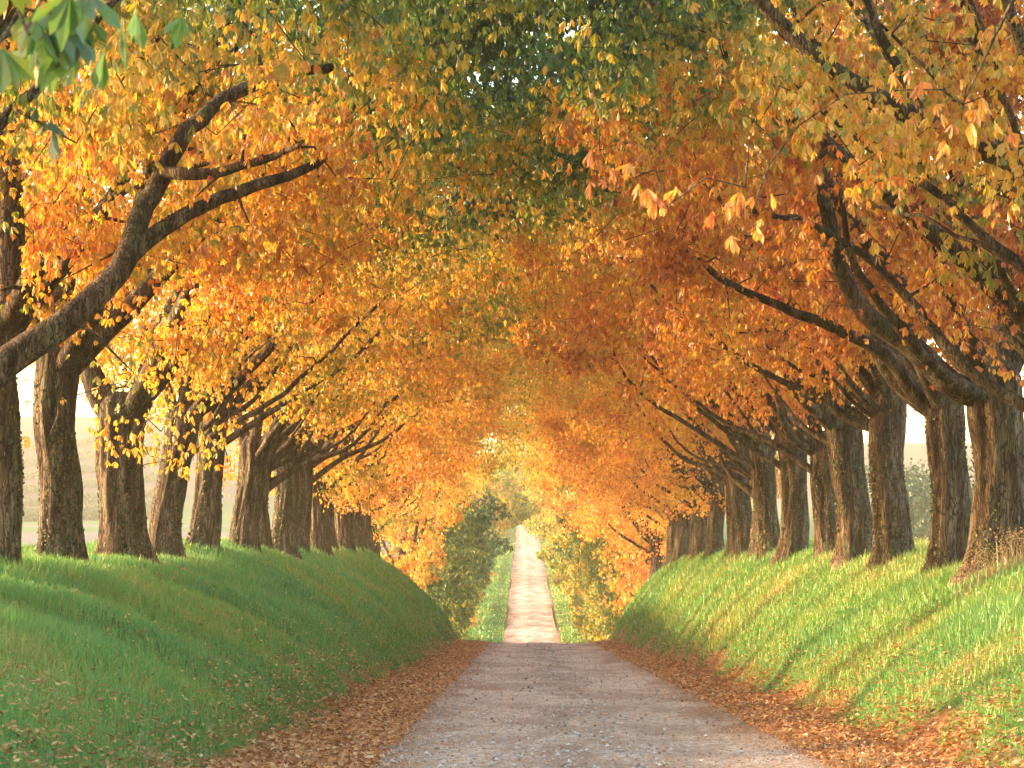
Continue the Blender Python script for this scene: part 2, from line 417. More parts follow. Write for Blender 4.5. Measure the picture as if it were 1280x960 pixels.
def make_tree(seed, limbs=None, h=2.2, r=.33, n_at=260, per=74, lean=(0, 0), leaf=.104, K=5, env_lift=0, sprays=None, ivy=3200, out_keep=.4, world=None, zl=zlow, top=9.6, green=1.4):
    """Returns dict of mesh objects (unlinked from scene) for one tree in local coords: +x is towards the lane."""
    rng = np.random.default_rng(seed)
    D = {}
    # trunk
    T = Tubes(); n = 15
    zs = np.linspace(-.35, h + .5, n)
    P = np.stack((lean[0] * zs / h + .04 * np.sin(zs * 2 + seed), lean[1] * zs / h + .04 * np.cos(zs * 1.7 + seed), zs), 1)
    R = r * (1 + .6 * np.exp(-np.clip(zs + .1, 0, 9) / .24) + .14 * sm(zs, h - .9, h + .1)) * (1 - .05 * zs)
    R[-1] *= .62
    P, R = catmull(P, R, .07)
    T.add(P, R, 52, .15, rng)
    D['trunk'] = T.data()
    fork = np.array((lean[0], lean[1], h))
    if limbs is None:
        J = lambda s: rng.normal(0, s, 3)
        limbs = []
        limbs.append([[fork, fork + (.3, .1, 1.7) + J(.18), fork + (.7, .2, 3.8) + J(.35), fork + (1.2, .3, 6.3) + J(.4)], r * .50])
        limbs.append([[fork, fork + (.95, .35, 1.0) + J(.15), fork + (2.1, .6, 2.4) + J(.3), fork + (3.9, .5, 3.9) + J(.4), fork + (5.9, .4, 4.7) + J(.4)], r * .46])
        limbs.append([[fork, fork + (.8, -.6, 1.1) + J(.15), fork + (1.7, -1.2, 2.8) + J(.3), fork + (2.9, -1.9, 5.0) + J(.4)], r * .38])
        limbs.append([[fork, fork + (.5, .8, .8) + J(.15), fork + (1.3, 1.9, 2.2) + J(.3), fork + (2.7, 2.7, 4.0) + J(.4)], r * .36])
        limbs.append([[fork, fork + (-.6, .1, 1.3) + J(.2), fork + (-1.3, .2, 3.6) + J(.3)], r * .42])
        for q in range(4):
            a = rng.uniform(-.9, .9); e = rng.uniform(.7, 1.5); b0 = fork + (0, 0, rng.uniform(-.5, .4))
            dr = np.array((math.cos(a), math.sin(a), 0))
            limbs.append([[b0, b0 + dr * .7 + (0, 0, .5 * e) + J(.1), b0 + dr * 1.6 + (0, 0, 1.5 * e) + J(.25), b0 + dr * 2.7 + (0, 0, 2.7 * e) + J(.35)], r * rng.uniform(.16, .3)])
        if rng.random() < .6:
            limbs.append([[fork + (.05, 0, -.5), fork + (.9, -.2, .1) + J(.12), fork + (2.2, -.3, .9) + J(.25), fork + (3.8, .2, 2.3) + J(.3)], r * .30])
    nodes = []; nr = []; lid = []; tubes = []
    for li, (pts, r0) in enumerate(limbs):
        pts = np.array(pts, float); k = len(pts)
        rr = r0 * np.linspace(1, .22, k) ** .9
        pts[0] = pts[0] - (pts[1] - pts[0]) * .12
        P, R = catmull(pts, rr, .16)
        wig = .025 * np.cumsum(rng.normal(0, 1, P.shape), 0) * np.linspace(0, 1, len(P))[:, None]; P = P + wig
        t = Tubes(); t.add(P, R, 14, .07, rng); tubes.append(t)
        nodes += list(P); nr += list(R); lid += [li] * len(P)
    nodes = list(nodes)
    # crown points, each fed by a twig from the nearest wood
    A = []
    while len(A) < n_at:
        u, v, z = rng.uniform(-2.8, 7.6), rng.uniform(-3.8, 3.8), rng.uniform(.4, top)
        if z - env_lift < zl(u) or not in_env(u, v, z - env_lift, top, zl): continue
        if u < -.6 and rng.random() > out_keep: continue
        if z > 8.0 and top < 10 and rng.random() > .4: continue
        A.append((u, v, z))
    A = np.array(A)
    NP = np.array(nodes); NR = np.array(nr); NL = np.array(lid)
    def feed(A, NP, NR, NL, reach=9):
        d0 = np.array([np.min(np.sum((NP - a) ** 2, 1)) for a in A])
        tips = []
        for ai in np.argsort(d0):
            a = A[ai]
            dd = np.sum((NP - a) ** 2, 1) + np.where(NP[:, 2] > a[2] + .6, 1.2, 0)
            j = int(np.argmin(dd)); s = NP[j]; L = np.linalg.norm(a - s)
            m = max(3, int(L / .22))
            t = np.linspace(0, 1, m)[:, None]
            side = rng.normal(0, .17 * L, 3); side[2] = abs(side[2]) + .06 * L
            P = s + (a - s) * t + side * (4 * t * (1 - t)) + np.vstack((np.zeros(3), rng.normal(0, .02, (m - 1, 3))))
            rs = min(NR[j] * .8, .015 + .015 * L); R = np.linspace(rs, .006, m)
            tubes[NL[j]].add(P, R, 5)
            NP = np.vstack((NP, P[1:])); NR = np.concatenate((NR, R[1:])); NL = np.concatenate((NL, np.full(m - 1, NL[j])))
            tips.append(P)
        return tips, NP, NR, NL
    tips, NP, NR, NL = feed(A, NP, NR, NL)
    LP = []; 
    for P in tips:
        k = rng.poisson(per)
        idx = np.clip((len(P) - 1) * (1 - rng.beta(1, 2.2, k)), 0, len(P) - 1)
        q = P[idx.astype(int)] + rng.normal(0, 1, (k, 3)) * (.19, .19, .17)
        LP.append(q)
    if sprays is not None:
        S = np.array(sprays)
        tips, NP, NR, NL = feed(S, NP, NR, NL)
        for P in tips:
            k = 7
            LP.append(P[-1] + rng.normal(0, 1, (k, 3)) * (.13, .13, .09))
    LP = np.vstack(LP)
    if world is not None:
        loc, side = world
        W = LP * ((1, 1, 1) if side < 0 else (-1, -1, 1)) + np.array(loc)
        LP = LP[~(bare_mask(W) & (rng.random(len(LP)) < .93))]
    size = leaf * rng.uniform(.5, 1.25, len(LP))
    V, Q, li = palmate(LP, size, rng, K)
    # hue by place in the crown (inner top leaves turn last) and by branch
    u, v, z = LP.T
    base = .60 - green * (.46 * sm(u, 2.0, 5.2) * sm(z, 4.0, 6.2) + .22 * sm(z, 5.2, 7.5) * sm(u, -1, 2)) + .30 * (vnoise(u * .8 + seed, z * .8 + v, seed) - .5) + rng.normal(0, .09, len(LP))
    tint = np.clip(base, .02, 1)[li] + rng.normal(0, .04, len(Q))
    D['crown'] = (V, Q, np.clip(tint, 0, 1))
    D['limbs'] = [t.data() for t in tubes]
    if ivy:
        k = ivy; zz = rng.beta(1.1, 1.6, k) * (h + 1.0) - .05; th = rng.uniform(0, TAU, k)
        dens = vnoise(th * 1.6 + seed, zz * .8, seed + 7); keep = dens > .52; zz, th = zz[keep], th[keep]
        rr = r * (1 + .6 * np.exp(-np.clip(zz + .1, 0, 9) / .24) + .14 * sm(zz, h - .9, h + .1)) * (1 - .05 * zz) * np.where(zz > h, .8, 1.0) + rng.uniform(.0, .022, len(zz))
        nrm = np.stack((np.cos(th), np.sin(th), rng.normal(0, .4, len(zz))), 1) + rng.normal(0, .35, (len(zz), 3)); nrm /= np.linalg.norm(nrm, axis=1)[:, None]
        P = np.stack((rr * np.cos(th) + lean[0] * zz / h + .04 * np.sin(zz * 2 + seed), rr * np.sin(th) + lean[1] * zz / h + .04 * np.cos(zz * 1.7 + seed), zz), 1)
        Vi, Ti = simple_leaves(P, nrm, rng.uniform(.022, .055, len(P)), rng, .2, .9)
        D['ivy'] = (Vi, Ti, np.repeat(np.clip(rng.beta(1.6, 2.2, len(P)), 0, 1), 2))
    return D

def build_tree(D, loc, rz, shift, label, group, name='chestnut_tree'):
    root = tag(empty(name, loc, rz), label, 'tree', group)
    o = mesh_np('trunk', *D['trunk'], M_BARK, smooth=True, parent=root)
    for t in D['limbs']: mesh_np('limb', *t, M_BARK, smooth=True, parent=root)
    V, Q, t = D['crown']
    c = mesh_np('crown', V, Q, M_LEAF, {'tint': ('FACE', 'FLOAT', t)}, parent=root); c.color = (shift, 0, 0, 1)
    if 'ivy' in D:
        V, T, t = D['ivy']
        mesh_np('ivy', V, T, M_IVY, {'tint': ('FACE', 'FLOAT', t)}, parent=root)
    return root

def copy_tree(src, loc, rz, shift, label, group, scale=1.0, ivy=True):
    r = src.copy(); C.objects.link(r); r.location = loc; r.rotation_euler = (0, 0, rz); r.scale = (scale,) * 3
    r['label'] = label; r['group'] = group; r.rotation_euler = (random.gauss(0, .014), random.gauss(0, .014), rz)
    for ch in src.children:
        if not ivy and ch.name.startswith('ivy'): continue
        c = ch.copy(); C.objects.link(c); c.parent = r
        if ch.name.startswith('crown'): c.color = (shift, 0, 0, 1)
    return r

XT = 5.9
def loc_of(side, y, dx=0):
    x = side * XT + dx
    return (x, y, float(terrain(np.array([x]), np.array([y]), False)[0]))
def to_local(p, loc, side):
    q = np.asarray(p) - np.asarray(loc)
    return np.array((q[0], q[1], q[2])) if side < 0 else np.array((-q[0], -q[1], q[2]))
def hero(side, y, paths, extra=(), sprays=(), dx=0, **kw):
    """A near tree whose big boughs follow what the photograph shows, given as (pixel x, pixel y, distance) paths."""
    loc = loc_of(side, y, dx); h = kw.get('h', 2.2)
    fork = np.array((0, 0, h)); limbs = []
    for start, path, r0 in paths:
        pts = [to_local(at(*p), loc, side) for p in path]
        if start: pts = [fork] + pts
        limbs.append([pts, r0])
    for pts, r0 in extra: limbs.append([[fork] + [fork + np.array(q) for q in pts], r0])
    sp = [to_local(at(*p), loc, side) for p in sprays] or None
    return make_tree(kw.pop('seed'), limbs=limbs, sprays=sp, world=(loc, side), **kw), loc

ROWL = 'chestnut trees lining the left bank'; ROWR = 'chestnut trees lining the right bank'
# near trees, each its own
BARE += [([(-60, 500), (10, 455), (90, 400), (150, 335), (190, 240), (232, 150), (295, 98)], 30, 24.6),
         ([(185, 300), (300, 240), (400, 205)], 22, 25), ([(205, 215), (270, 222), (330, 210)], 14, 24.5),
         ([(10, 700), (10, 330), (16, 200)], 22, 28), ([(70, 700), (72, 480)], 34, 32), ([(155, 700), (160, 600)], 40, 37), ([(300, 690), (320, 560), (380, 490), (440, 430)], 26, 52),
         ([(1190, 490), (1140, 430), (1085, 385), (1052, 300)], 30, 31.5), ([(1150, 500), (1100, 440), (1000, 392), (930, 350), (870, 312)], 14, 35),
         ([(1245, 700), (1235, 520)], 44, 32), ([(1180, 700), (1165, 540)], 34, 35.6), ([(1045, 300), (1040, 170)], 16, 31.5)]
UP = ((.3, .2, 1.7), (.5, .5, 3.6), (.8, .6, 5.6))
OUT = ((-.6, .1, 1.3), (-1.3, .2, 3.4))
AL = ((.6, .9, 1.0), (1.4, 2.0, 2.4), (2.7, 2.7, 4.1)); AR = ((.7, -.8, 1.1), (1.7, -1.7, 2.8), (2.9, -2.2, 4.9))
D, l = hero(-1, 23.6, [(True, [(-60, 500, 23.8), (10, 455, 24), (90, 400, 24.2), (150, 335, 24.5), (190, 240, 25), (232, 150, 25), (295, 98, 25.3), (400, 55, 26)], .185),
                       (False, [(140, 345, 24.5), (200, 290, 24.8), (300, 240, 25.2), (400, 205, 25.6), (440, 150, 26)], .10),
                       (False, [(205, 215, 25), (270, 222, 24.6), (340, 208, 24.3), (390, 190, 24)], .07)],
            [(UP, .2), (OUT, .15), (AR, .15)], seed=11, h=2.1, r=.31, n_at=250,
            sprays=[(170, 470, 24), (235, 520, 24), (260, 560, 24.3), (200, 540, 24.2), (70, 500, 23), (60, 555, 23), (140, 520, 24), (510, 90, 22), (520, 130, 22), (500, 50, 22)])
build_tree(D, l, 0, .46, 'golden tree whose thick bough enters at the left edge and bends up over the lane', ROWL)
D, l = hero(-1, 28.9, [(True, [(8, 430, 28.9), (14, 280, 28.9), (18, 120, 28.9), (30, -20, 29)], .26),
                       (True, [(30, 400, 28.8), (95, 315, 28.6), (135, 265, 28.4), (190, 235, 28.2), (300, 210, 28)], .10)],
            [(AL, .14), (AR, .14), (OUT, .12)], seed=12, h=2.6, r=.25, n_at=240, dx=-.05)
build_tree(D, l, 0, .46, 'upright dark trunk cut by the left edge of the picture', ROWL)
D, l = hero(-1, 32.4, [(True, [(75, 440, 32.4), (82, 300, 32.4), (95, 120, 32.5)], .24)], [(AL, .16), (AR, .16), (OUT, .12), (((1.5, .3, 1.6), (3.2, .5, 3.4), (5.2, .4, 4.4)), .15)],
            seed=13, h=2.4, r=.26, n_at=260, dx=.0)
build_tree(D, l, 0, .47, 'straight trunk on the left bank with pale field on both sides of it', ROWL)
D, l = hero(-1, 37.6, [(True, [(175, 500, 37.6), (205, 410, 37.8), (250, 320, 38), (300, 240, 38.2)], .24), (True, [(120, 490, 37.6), (105, 400, 37.6), (110, 250, 37.6)], .2)],
            [(AL, .15), (AR, .16), (OUT, .12)], seed=14, h=2.0, r=.33, n_at=260,
            sprays=[(random.uniform(120, 290), random.uniform(400, 590), random.uniform(34, 36)) for _ in range(34)] + [(170, 560, 36), (215, 540, 35.5), (240, 575, 35), (225, 560, 35.5), (255, 545, 35), (200, 575, 35.5)])
build_tree(D, l, 0, .46, 'stout flared trunk with leaf sprays hanging in front of it on the left', ROWL)
D, l = hero(1, 32.0, [(True, [(1190, 480, 31.8), (1140, 430, 31.7), (1085, 385, 31.6), (1052, 300, 31.5), (1042, 190, 31.5), (1048, 60, 31.5)], .19),
                      (True, [(1180, 470, 31), (1130, 420, 30.6), (1080, 330, 30.2), (1060, 230, 30)], .10),
                      (True, [(1250, 430, 32), (1240, 330, 32.2), (1235, 200, 32.4)], .18)],
            [(AR, .15), (AL, .15), (OUT, .13)], seed=15, h=2.15, r=.33, n_at=250,
            sprays=[(random.uniform(1160, 1270), random.uniform(330, 500), random.uniform(29, 30.5)) for _ in range(14)])
build_tree(D, l, math.pi, .68, 'massive forked trunk nearest on the right bank, dry grass at its foot', ROWR)
D, l = hero(1, 35.7, [(True, [(1150, 500, 35.6), (1105, 440, 35.4), (1060, 415, 35.2), (1000, 390, 35), (930, 350, 34.8), (870, 310, 34.6)], .13),
                      (True, [(1120, 470, 35.7), (1085, 400, 35.7), (1045, 280, 35.8), (1035, 120, 36)], .18)],
            [(AR, .15), (AL, .15), (OUT, .13)], seed=16, h=2.1, r=.26, n_at=260)
build_tree(D, l, math.pi, .61, 'second trunk on the right bank, sending a long thin bough low over the lane', ROWR)
# trees beside the camera, seen only by the sprays that hang into the frame
D, l = hero(-1, 8.3, [], [(UP, .2), (((1.5, .2, 1.6), (3.2, .0, 2.6), (4.8, -.2, 3.0)), .14), (OUT, .15), (AL, .12)], seed=17, n_at=150, env_lift=.9, leaf=.15, per=22,
            sprays=[(20, 20, 7.6), (55, 45, 7.6), (80, 20, 7.8), (-10, 60, 7.7), (95, -20, 7.6)])
for s_ in (D,): s_['crown'] = (s_['crown'][0], s_['crown'][1], s_['crown'][2])
build_tree(D, l, 0, .12, 'tree beside the viewpoint whose soft green leaves hang in the top left corner', ROWL)
D, l = hero(1, 13.6, [], [(UP, .2), (((1.5, .2, 1.8), (3.2, .0, 3.0), (5.0, -.2, 3.6)), .14), (OUT, .15), (AL, .12)], seed=18, n_at=150, env_lift=2.6, leaf=.115, per=34,
            sprays=[(795, 225, 16.5), (835, 255, 16), (925, 235, 16), (935, 275, 15.5), (1130, 110, 15.5), (1200, 130, 15.5), (1240, 150, 15.5)])
build_tree(D, l, math.pi, .60, 'tree beside the viewpoint whose orange leaf sprays hang large at the upper right', ROWR)

# shared kinds for the rest of the rows
VAR = []
kinds = [make_tree(s, n_at=250, per=74, green=.5, h=hh, r=rr, lean=ln) for s, hh, rr, ln in
         ((31, 2.1, .28, (.15, 0)), (32, 2.4, .24, (.3, .1)), (33, 1.9, .30, (.05, -.1)), (34, 2.2, .26, (.2, .2)), (35, 2.0, .27, (.1, .1)), (36, 2.5, .28, (0, -.1)))]
zdip = lambda u: np.interp(u, [-3, 0, 1.6, 2.4, 3.0, 3.8, 4.4, 4.8, 4.9], [.5, .4, .7, 2.0, 4.0, 5.4, 6.2, 6.8, 99])
zfar = lambda u: np.interp(u, [-3, 0, 1.4, 2.2, 3.0, 4.0, 4.8, 5.8, 7.5], [.9, .8, 1.2, 3.0, 5.0, 6.3, 7.0, 7.5, 7.8])
FARL = [[[(0, 0, 1.9), (.2, .1, 4), (.5, .3, 7), (1.4, .2, 10)], .17], [[(0, 0, 1.9), (.9, .8, 3.6), (1.8, 1.4, 6), (2.9, 1.8, 9)], .12], [[(0, 0, 1.9), (.7, -.8, 3.6), (1.3, -1.7, 6.5), (2.6, -1.9, 9.4)], .12], [[(0, 0, 1.9), (-.8, 0, 3.6), (-1.5, .3, 6)], .1]]
kinds += [make_tree(s, limbs=[[np.array(p, float), r_] for p, r_ in FARL], n_at=380, per=26, h=2.0, r=.25, zl=zl_, out_keep=.1, top=tp, green=.25, ivy=0, leaf=.2) for s, zl_, tp in ((41, zdip, 8.8), (42, zdip, 8.8), (43, zfar, 12.5), (44, zfar, 12.5))]
zhang = lambda u: np.interp(u, [-3, -1, 0, 1.5, 3, 4.2, 5.5, 7.5], [2.0, 1.6, 1.4, 1.5, 2.2, 3.4, 4.7, 5.6])
kinds += [make_tree(s, n_at=270, per=66, green=.35, h=2.1, r=.27, zl=zhang) for s in (45, 46)]
ordn = ['first', 'second', 'third', 'fourth', 'fifth', 'sixth', 'seventh', 'eighth', 'ninth', 'tenth', 'eleventh', 'twelfth', 'thirteenth', 'fourteenth', 'fifteenth', 'sixteenth', 'seventeenth']
protos = {}
def place(k, side, y, dx, shift, label, group, scale=1.0, ivy=True):
    rz = (0 if side < 0 else math.pi) + random.uniform(-.32, .32)
    loc = loc_of(side, y, dx)
    if k not in protos:
        protos[k] = build_tree(kinds[k], loc, rz, shift, label, group); protos[k].scale = (scale,) * 3
        return protos[k]
    return copy_tree(protos[k], loc, rz, shift, label, group, scale, ivy)
random.seed(4)
def single(side, y, seed, shift, label, group):
    loc = loc_of(side, y); rzz = 0 if side < 0 else math.pi
    build_tree(make_tree(seed, r=.29, world=(loc, side)), loc, rzz, shift, label, group)
single(-1, 18.2, 51, .30, 'tree standing outside the left edge, its greener crown reaching in along the top', ROWL)
single(1, 22.8, 52, .40, 'tree standing outside the right edge, its dark green crown reaching in along the top', ROWR)
single(1, 27.6, 53, .68, 'tree just outside the right edge, rust orange leaves hanging in beside the forked trunk', ROWR)
yl = [42.8, 48.0, 53.2, 57.6, 62.0, 67.0, 71.5, 76.5, 81.5, 86.5, 91.5, 96.5]
yr = [41.0, 45.3, 50.0, 54.2, 58.8, 63.5, 68.0, 72.8, 77.5, 82.5, 87.5, 92.5, 97.5]
seqL = [3, 1, 4, 2, 5, 0, 3, 4, 1, 2, 5, 0]; seqR = [5, 4, 0, 3, 1, 2, 4, 5, 0, 1, 3, 2, 4]
for i, y in enumerate(yl):
    place(seqL[i] if y < 70 else 10 + i % 2, -1, y, random.uniform(-.2, .2), .465 + random.uniform(-.05, .05),
          f'{ordn[i]} tree of the left row counted away from the stout flared trunk', ROWL, random.uniform(.88, 1.1))
for i, y in enumerate(yr):
    place(seqR[i] if y < 74 else 10 + i % 2, 1, y, random.uniform(-.2, .2), (.60 if y < 62 else .54) + random.uniform(-.05, .05),
          f'{ordn[i]} tree of the right row counted away from the tree with the long low bough', ROWR, random.uniform(.88, 1.1))
# down in the dip behind the crest: still green
i = 0
for y in np.arange(104, 196, 7.0):
    for side in (-1, 1):
        if side < 0 and i % 4 == 2: i += 1; continue
        g = (.15 if side < 0 else .20) if 130 < y < 185 else .42
        place(10 + i % 2 if y < 114 else 8 + i % 2 if y < 128 else 6 + i % 2, side, float(y), random.uniform(-.3, .3) + (0 if y < 128 else .6 if side > 0 else -.3), g + random.uniform(-.06, .08) + (.06 if side > 0 else 0),
              'green leaved tree rising from the dip behind the crest on the ' + ('left' if side < 0 else 'right') + ' of the lane', 'green trees in the dip of the lane', random.uniform(.9, 1.0), False)
        i += 1
y = 203.0
while y < 570:
    for side in (-1, 1):
        if side < 0 and (y < 208 or 244 < y < 276 or 362 < y < 404): continue
        place(8 + i % 2, side, y, side * .9 * (y < 400) + random.uniform(-.4, .4), random.uniform(.38, .48),
              'small distant tree beside the climbing far stretch of the lane on its ' + ('left' if side < 0 else 'right'), 'distant trees along the far slope', random.uniform(.9, 1.1), False)
        i += 1
    y += 9 if y < 300 else 14

# ------------------------------------------------------------------ grass
def blades(x, y, hgt, wid, rng, bend=.5, mx=0.0):
    z = terrain(x, y); n = len(x)
    th = rng.uniform(0, TAU, n); b = rng.uniform(.1, 1, n) * bend
    dx, dy = np.cos(th), np.sin(th); ph = rng.uniform(0, TAU, n)
    wx, wy = np.cos(ph) * wid * .5, np.sin(ph) * wid * .5
    P = np.stack((x, y, z - .01), 1)
    W = np.stack((wx, wy, 0 * wx), 1)
    m = P + np.stack((dx * b * hgt * .25, dy * b * hgt * .25, hgt * .55), 1)
    t = P + np.stack((dx * b * hgt * .8, dy * b * hgt * .8, hgt * (1 - .3 * b)), 1)
    V = np.stack((P - W, P + W, m + W * .8, m - W * .8, t), 1).reshape(-1, 3)
    k = np.arange(n)[:, None] * 5
    return V, k + np.array((0, 1, 2, 3)), k + np.array((3, 2, 4))

rng = np.random.default_rng(3)
def scatter_side(side, n, y0, y1, xa, xb, p=1.6):
    y = (y0 ** (1 - p) + rng.random(n) * (y1 ** (1 - p) - y0 ** (1 - p))) ** (1 / (1 - p))
    x = rng.uniform(xa, xb, n)
    return (x if side > 0 else x), y
xs, ys = [], []
for side, n in ((-1, 330000), (1, 300000)):
    y = None
    x, y = scatter_side(side, n, 13.5, 102, 2.3 if side < 0 else 3.2, 8.6)
    x = side * x
    vis = np.abs(x + .0047 * y) < .215 * y + .4
    tuft = vnoise(x * 2.6, y * 2.6, 21) * .7 + vnoise(x * 7, y * 7, 22) * .5
    toe = np.where(x < 0, -2.3 - x, x - 3.3)
    keep = vis & (rng.random(n) < np.clip(tuft * 1.5, .12, 1)) & (rng.random(n) < np.clip((toe + .9 * (vnoise(x * .9 + 5, y * .55, 42) - .5)) / .5 + .08, 0, 1))
    xs.append(x[keep]); ys.append(y[keep])
# verges of the far slope
n = 40000; y = rng.uniform(190, 420, n); sd = rng.choice((-1, 1), n); x = np.where(sd < 0, rng.uniform(-8, -1.6, n), rng.uniform(2.8, 8, n)); xs.append(x); ys.append(y)
x = np.concatenate(xs); y = np.concatenate(ys)
toe = np.where(x < 0, -2.3 - x, x - 3.3)
big = vnoise(x * .8, y * .6, 23)
H = (.08 + .13 * big) * rng.uniform(.6, 1.4, len(x)) * (.55 + .45 * sm(toe, 0, 1)) * np.interp(y, [14, 100, 200, 420], [.95, 1.25, 2.0, 2.4])
Wd = np.interp(y, [13, 20, 100, 200, 420], [.006, .0075, .028, .09, .12]) * rng.uniform(.7, 1.3, len(x))
V, Qa, Tb = blades(x, y, H, Wd, rng, .9)
tn = .46 + .55 * (vnoise(x * .5, y * .35, 24) - .5) + .25 * (vnoise(x * 2.2, y * 2, 25) - .5) + rng.normal(0, .13, len(x)) + .10 * (x > 0) + .25 * sm(vnoise(x * 1.3, y, 27), .72, .9)
tn = np.where(rng.random(len(x)) < .035, rng.uniform(.9, 1, len(x)), tn); tn = np.clip(tn, 0, 1)
gr = mesh_np('grass', V, [Qa, Tb], M_GRASS, {'tint': ('FACE', 'FLOAT', np.concatenate((tn, tn)))})
tag(gr, 'short green grass growing on both banks below the trees', 'grass', None, 'stuff')

# fallen leaves: thick along both road edges, thin on the grass and the gravel
def fallen(n, y0, y1, fx):
    y = (y0 ** -.5 + rng.random(n) * (y1 ** -.5 - y0 ** -.5)) ** -2.0
    return fx(n, y), y
parts = []
w_ = lambda y: .35 * (vnoise(y * .5, y * 0 + 2, 31) - .5) + .30 * (vnoise(y * 1.7, y * 0 + 5, 32) - .5)
parts.append(fallen(36000, 13.5, 100, lambda n, y: -1.9 + w_(y) + rng.normal(0, .25, n) + rng.exponential(.16, n)))
parts.append(fallen(38000, 13.5, 100, lambda n, y: 3.05 + w_(y) + rng.normal(0, .28, n) - rng.exponential(.16, n)))
parts.append(fallen(12000, 13.5, 100, lambda n, y: -2.2 - rng.exponential(.7, n)))
parts.append(fallen(13000, 13.5, 100, lambda n, y: 3.2 + rng.exponential(.7, n)))
parts.append(fallen(2600, 13.5, 100, lambda n, y: rng.uniform(-1.6, 2.9, n)))
n = 60000; y = (13.5 ** -.5 + rng.random(n) * (100 ** -.5 - 13.5 ** -.5)) ** -2.0; x = rng.uniform(2.6, 9, n) * rng.choice((-1, 1), n)
parts = [(a_[q_], b_[q_]) for a_, b_ in parts for q_ in [rng.random(len(a_)) < np.clip(.35 + 1.1 * vnoise(a_ * 2.1, b_ * 1.2, 93), 0, 1)]]
parts += [fallen(13000, 13.5, 100, lambda n, y: -1.7 + rng.exponential(.5, n)), fallen(13000, 13.5, 100, lambda n, y: 2.9 - rng.exponential(.5, n))]
n2_ = 12000; y2_ = (13.5 ** -1.0 + rng.random(n2_) * (60 ** -1.0 - 13.5 ** -1.0)) ** -1.0; parts.append((rng.uniform(-1.7, 2.9, n2_), y2_))
k = vnoise(x * 1.1, y * .6, 91) * .6 + vnoise(x * 3.1, y * 2.3, 92) * .4 > .62
parts.append((x[k], y[k]))
x = np.concatenate([p[0] for p in parts]); y = np.concatenate([p[1] for p in parts])
band = np.exp(-((np.abs(x - .6) - 2.5) / .5) ** 2)
on = (np.abs(x - .6) < 2.0)
z = np.where(on, zroad(y) + .02, terrain(x, y) + .012 + .03 * rng.random(len(x)) + np.where(np.abs(x - .6) > 3.0, .05, 0))
nr = rng.normal(0, .42, (len(x), 3)); nr[:, 2] = 1; nr /= np.linalg.norm(nr, axis=1)[:, None]
V, T = simple_leaves(np.stack((x, y, z + .012), 1), nr, rng.uniform(.025, .085, len(x)) * np.where(np.abs(x - .6) < 1.75, .38, np.where(np.abs(x - .6) > 3.0, .75, 1)) * np.interp(y, [14, 100], [1, 1.25]), rng, .32, .5)
fl = mesh_np('fallen_leaves', V, T, M_FALLEN, {'tint': ('FACE', 'FLOAT', np.repeat(np.clip(rng.beta(2, 2.4, len(x)), 0, 1), 2))})
tag(fl, 'brown and orange leaf litter drifted along both edges of the lane', 'fallen leaves', None, 'stuff')

# loose stones
n = 16000
y = (13.5 ** -1.0 + rng.random(n) * (98 ** -1.0 - 13.5 ** -1.0)) ** -1.0
x = np.where(rng.random(n) < .35, .6 + rng.normal(0, .35, n), np.where(rng.random(n) < .5, -1.2 + rng.normal(0, .35, n), rng.uniform(-1.5, 2.7, n)))
x = np.clip(x, -1.9, 2.9)
s = .005 + .016 * rng.random(n) ** 6 * 1.6 + np.interp(y, [14, 98], [0, .012])
z = zroad(y) + .010 + s * .25
O = np.array(((1, 0, 0), (-.9, .1, 0), (0, 1, .1), (.1, -1, 0), (0, 0, .75), (0, .1, -.6)), float)
Vs = O[None] * rng.uniform(.6, 1.25, (n, 6, 1)) * s[:, None, None]
th = rng.uniform(0, TAU, n); c_, s_ = np.cos(th)[:, None], np.sin(th)[:, None]
Vs = np.stack((Vs[..., 0] * c_ - Vs[..., 1] * s_, Vs[..., 0] * s_ + Vs[..., 1] * c_, Vs[..., 2]), 2) + np.stack((x, y, z), 1)[:, None]
Fs = np.array(((0, 2, 4), (2, 1, 4), (1, 3, 4), (3, 0, 4), (2, 0, 5), (1, 2, 5), (3, 1, 5), (0, 3, 5)))
Ts = (np.arange(n)[:, None, None] * 6 + Fs[None]).reshape(-1, 3)
gv = mesh_np('gravel', Vs.reshape(-1, 3), Ts, M_STONE, {'tint': ('FACE', 'FLOAT', np.repeat(np.clip(rng.beta(2.2, 1.8, n), 0, 1), 8))})
tag(gv, 'loose pale stones scattered over the lane', 'gravel', None, 'stuff')

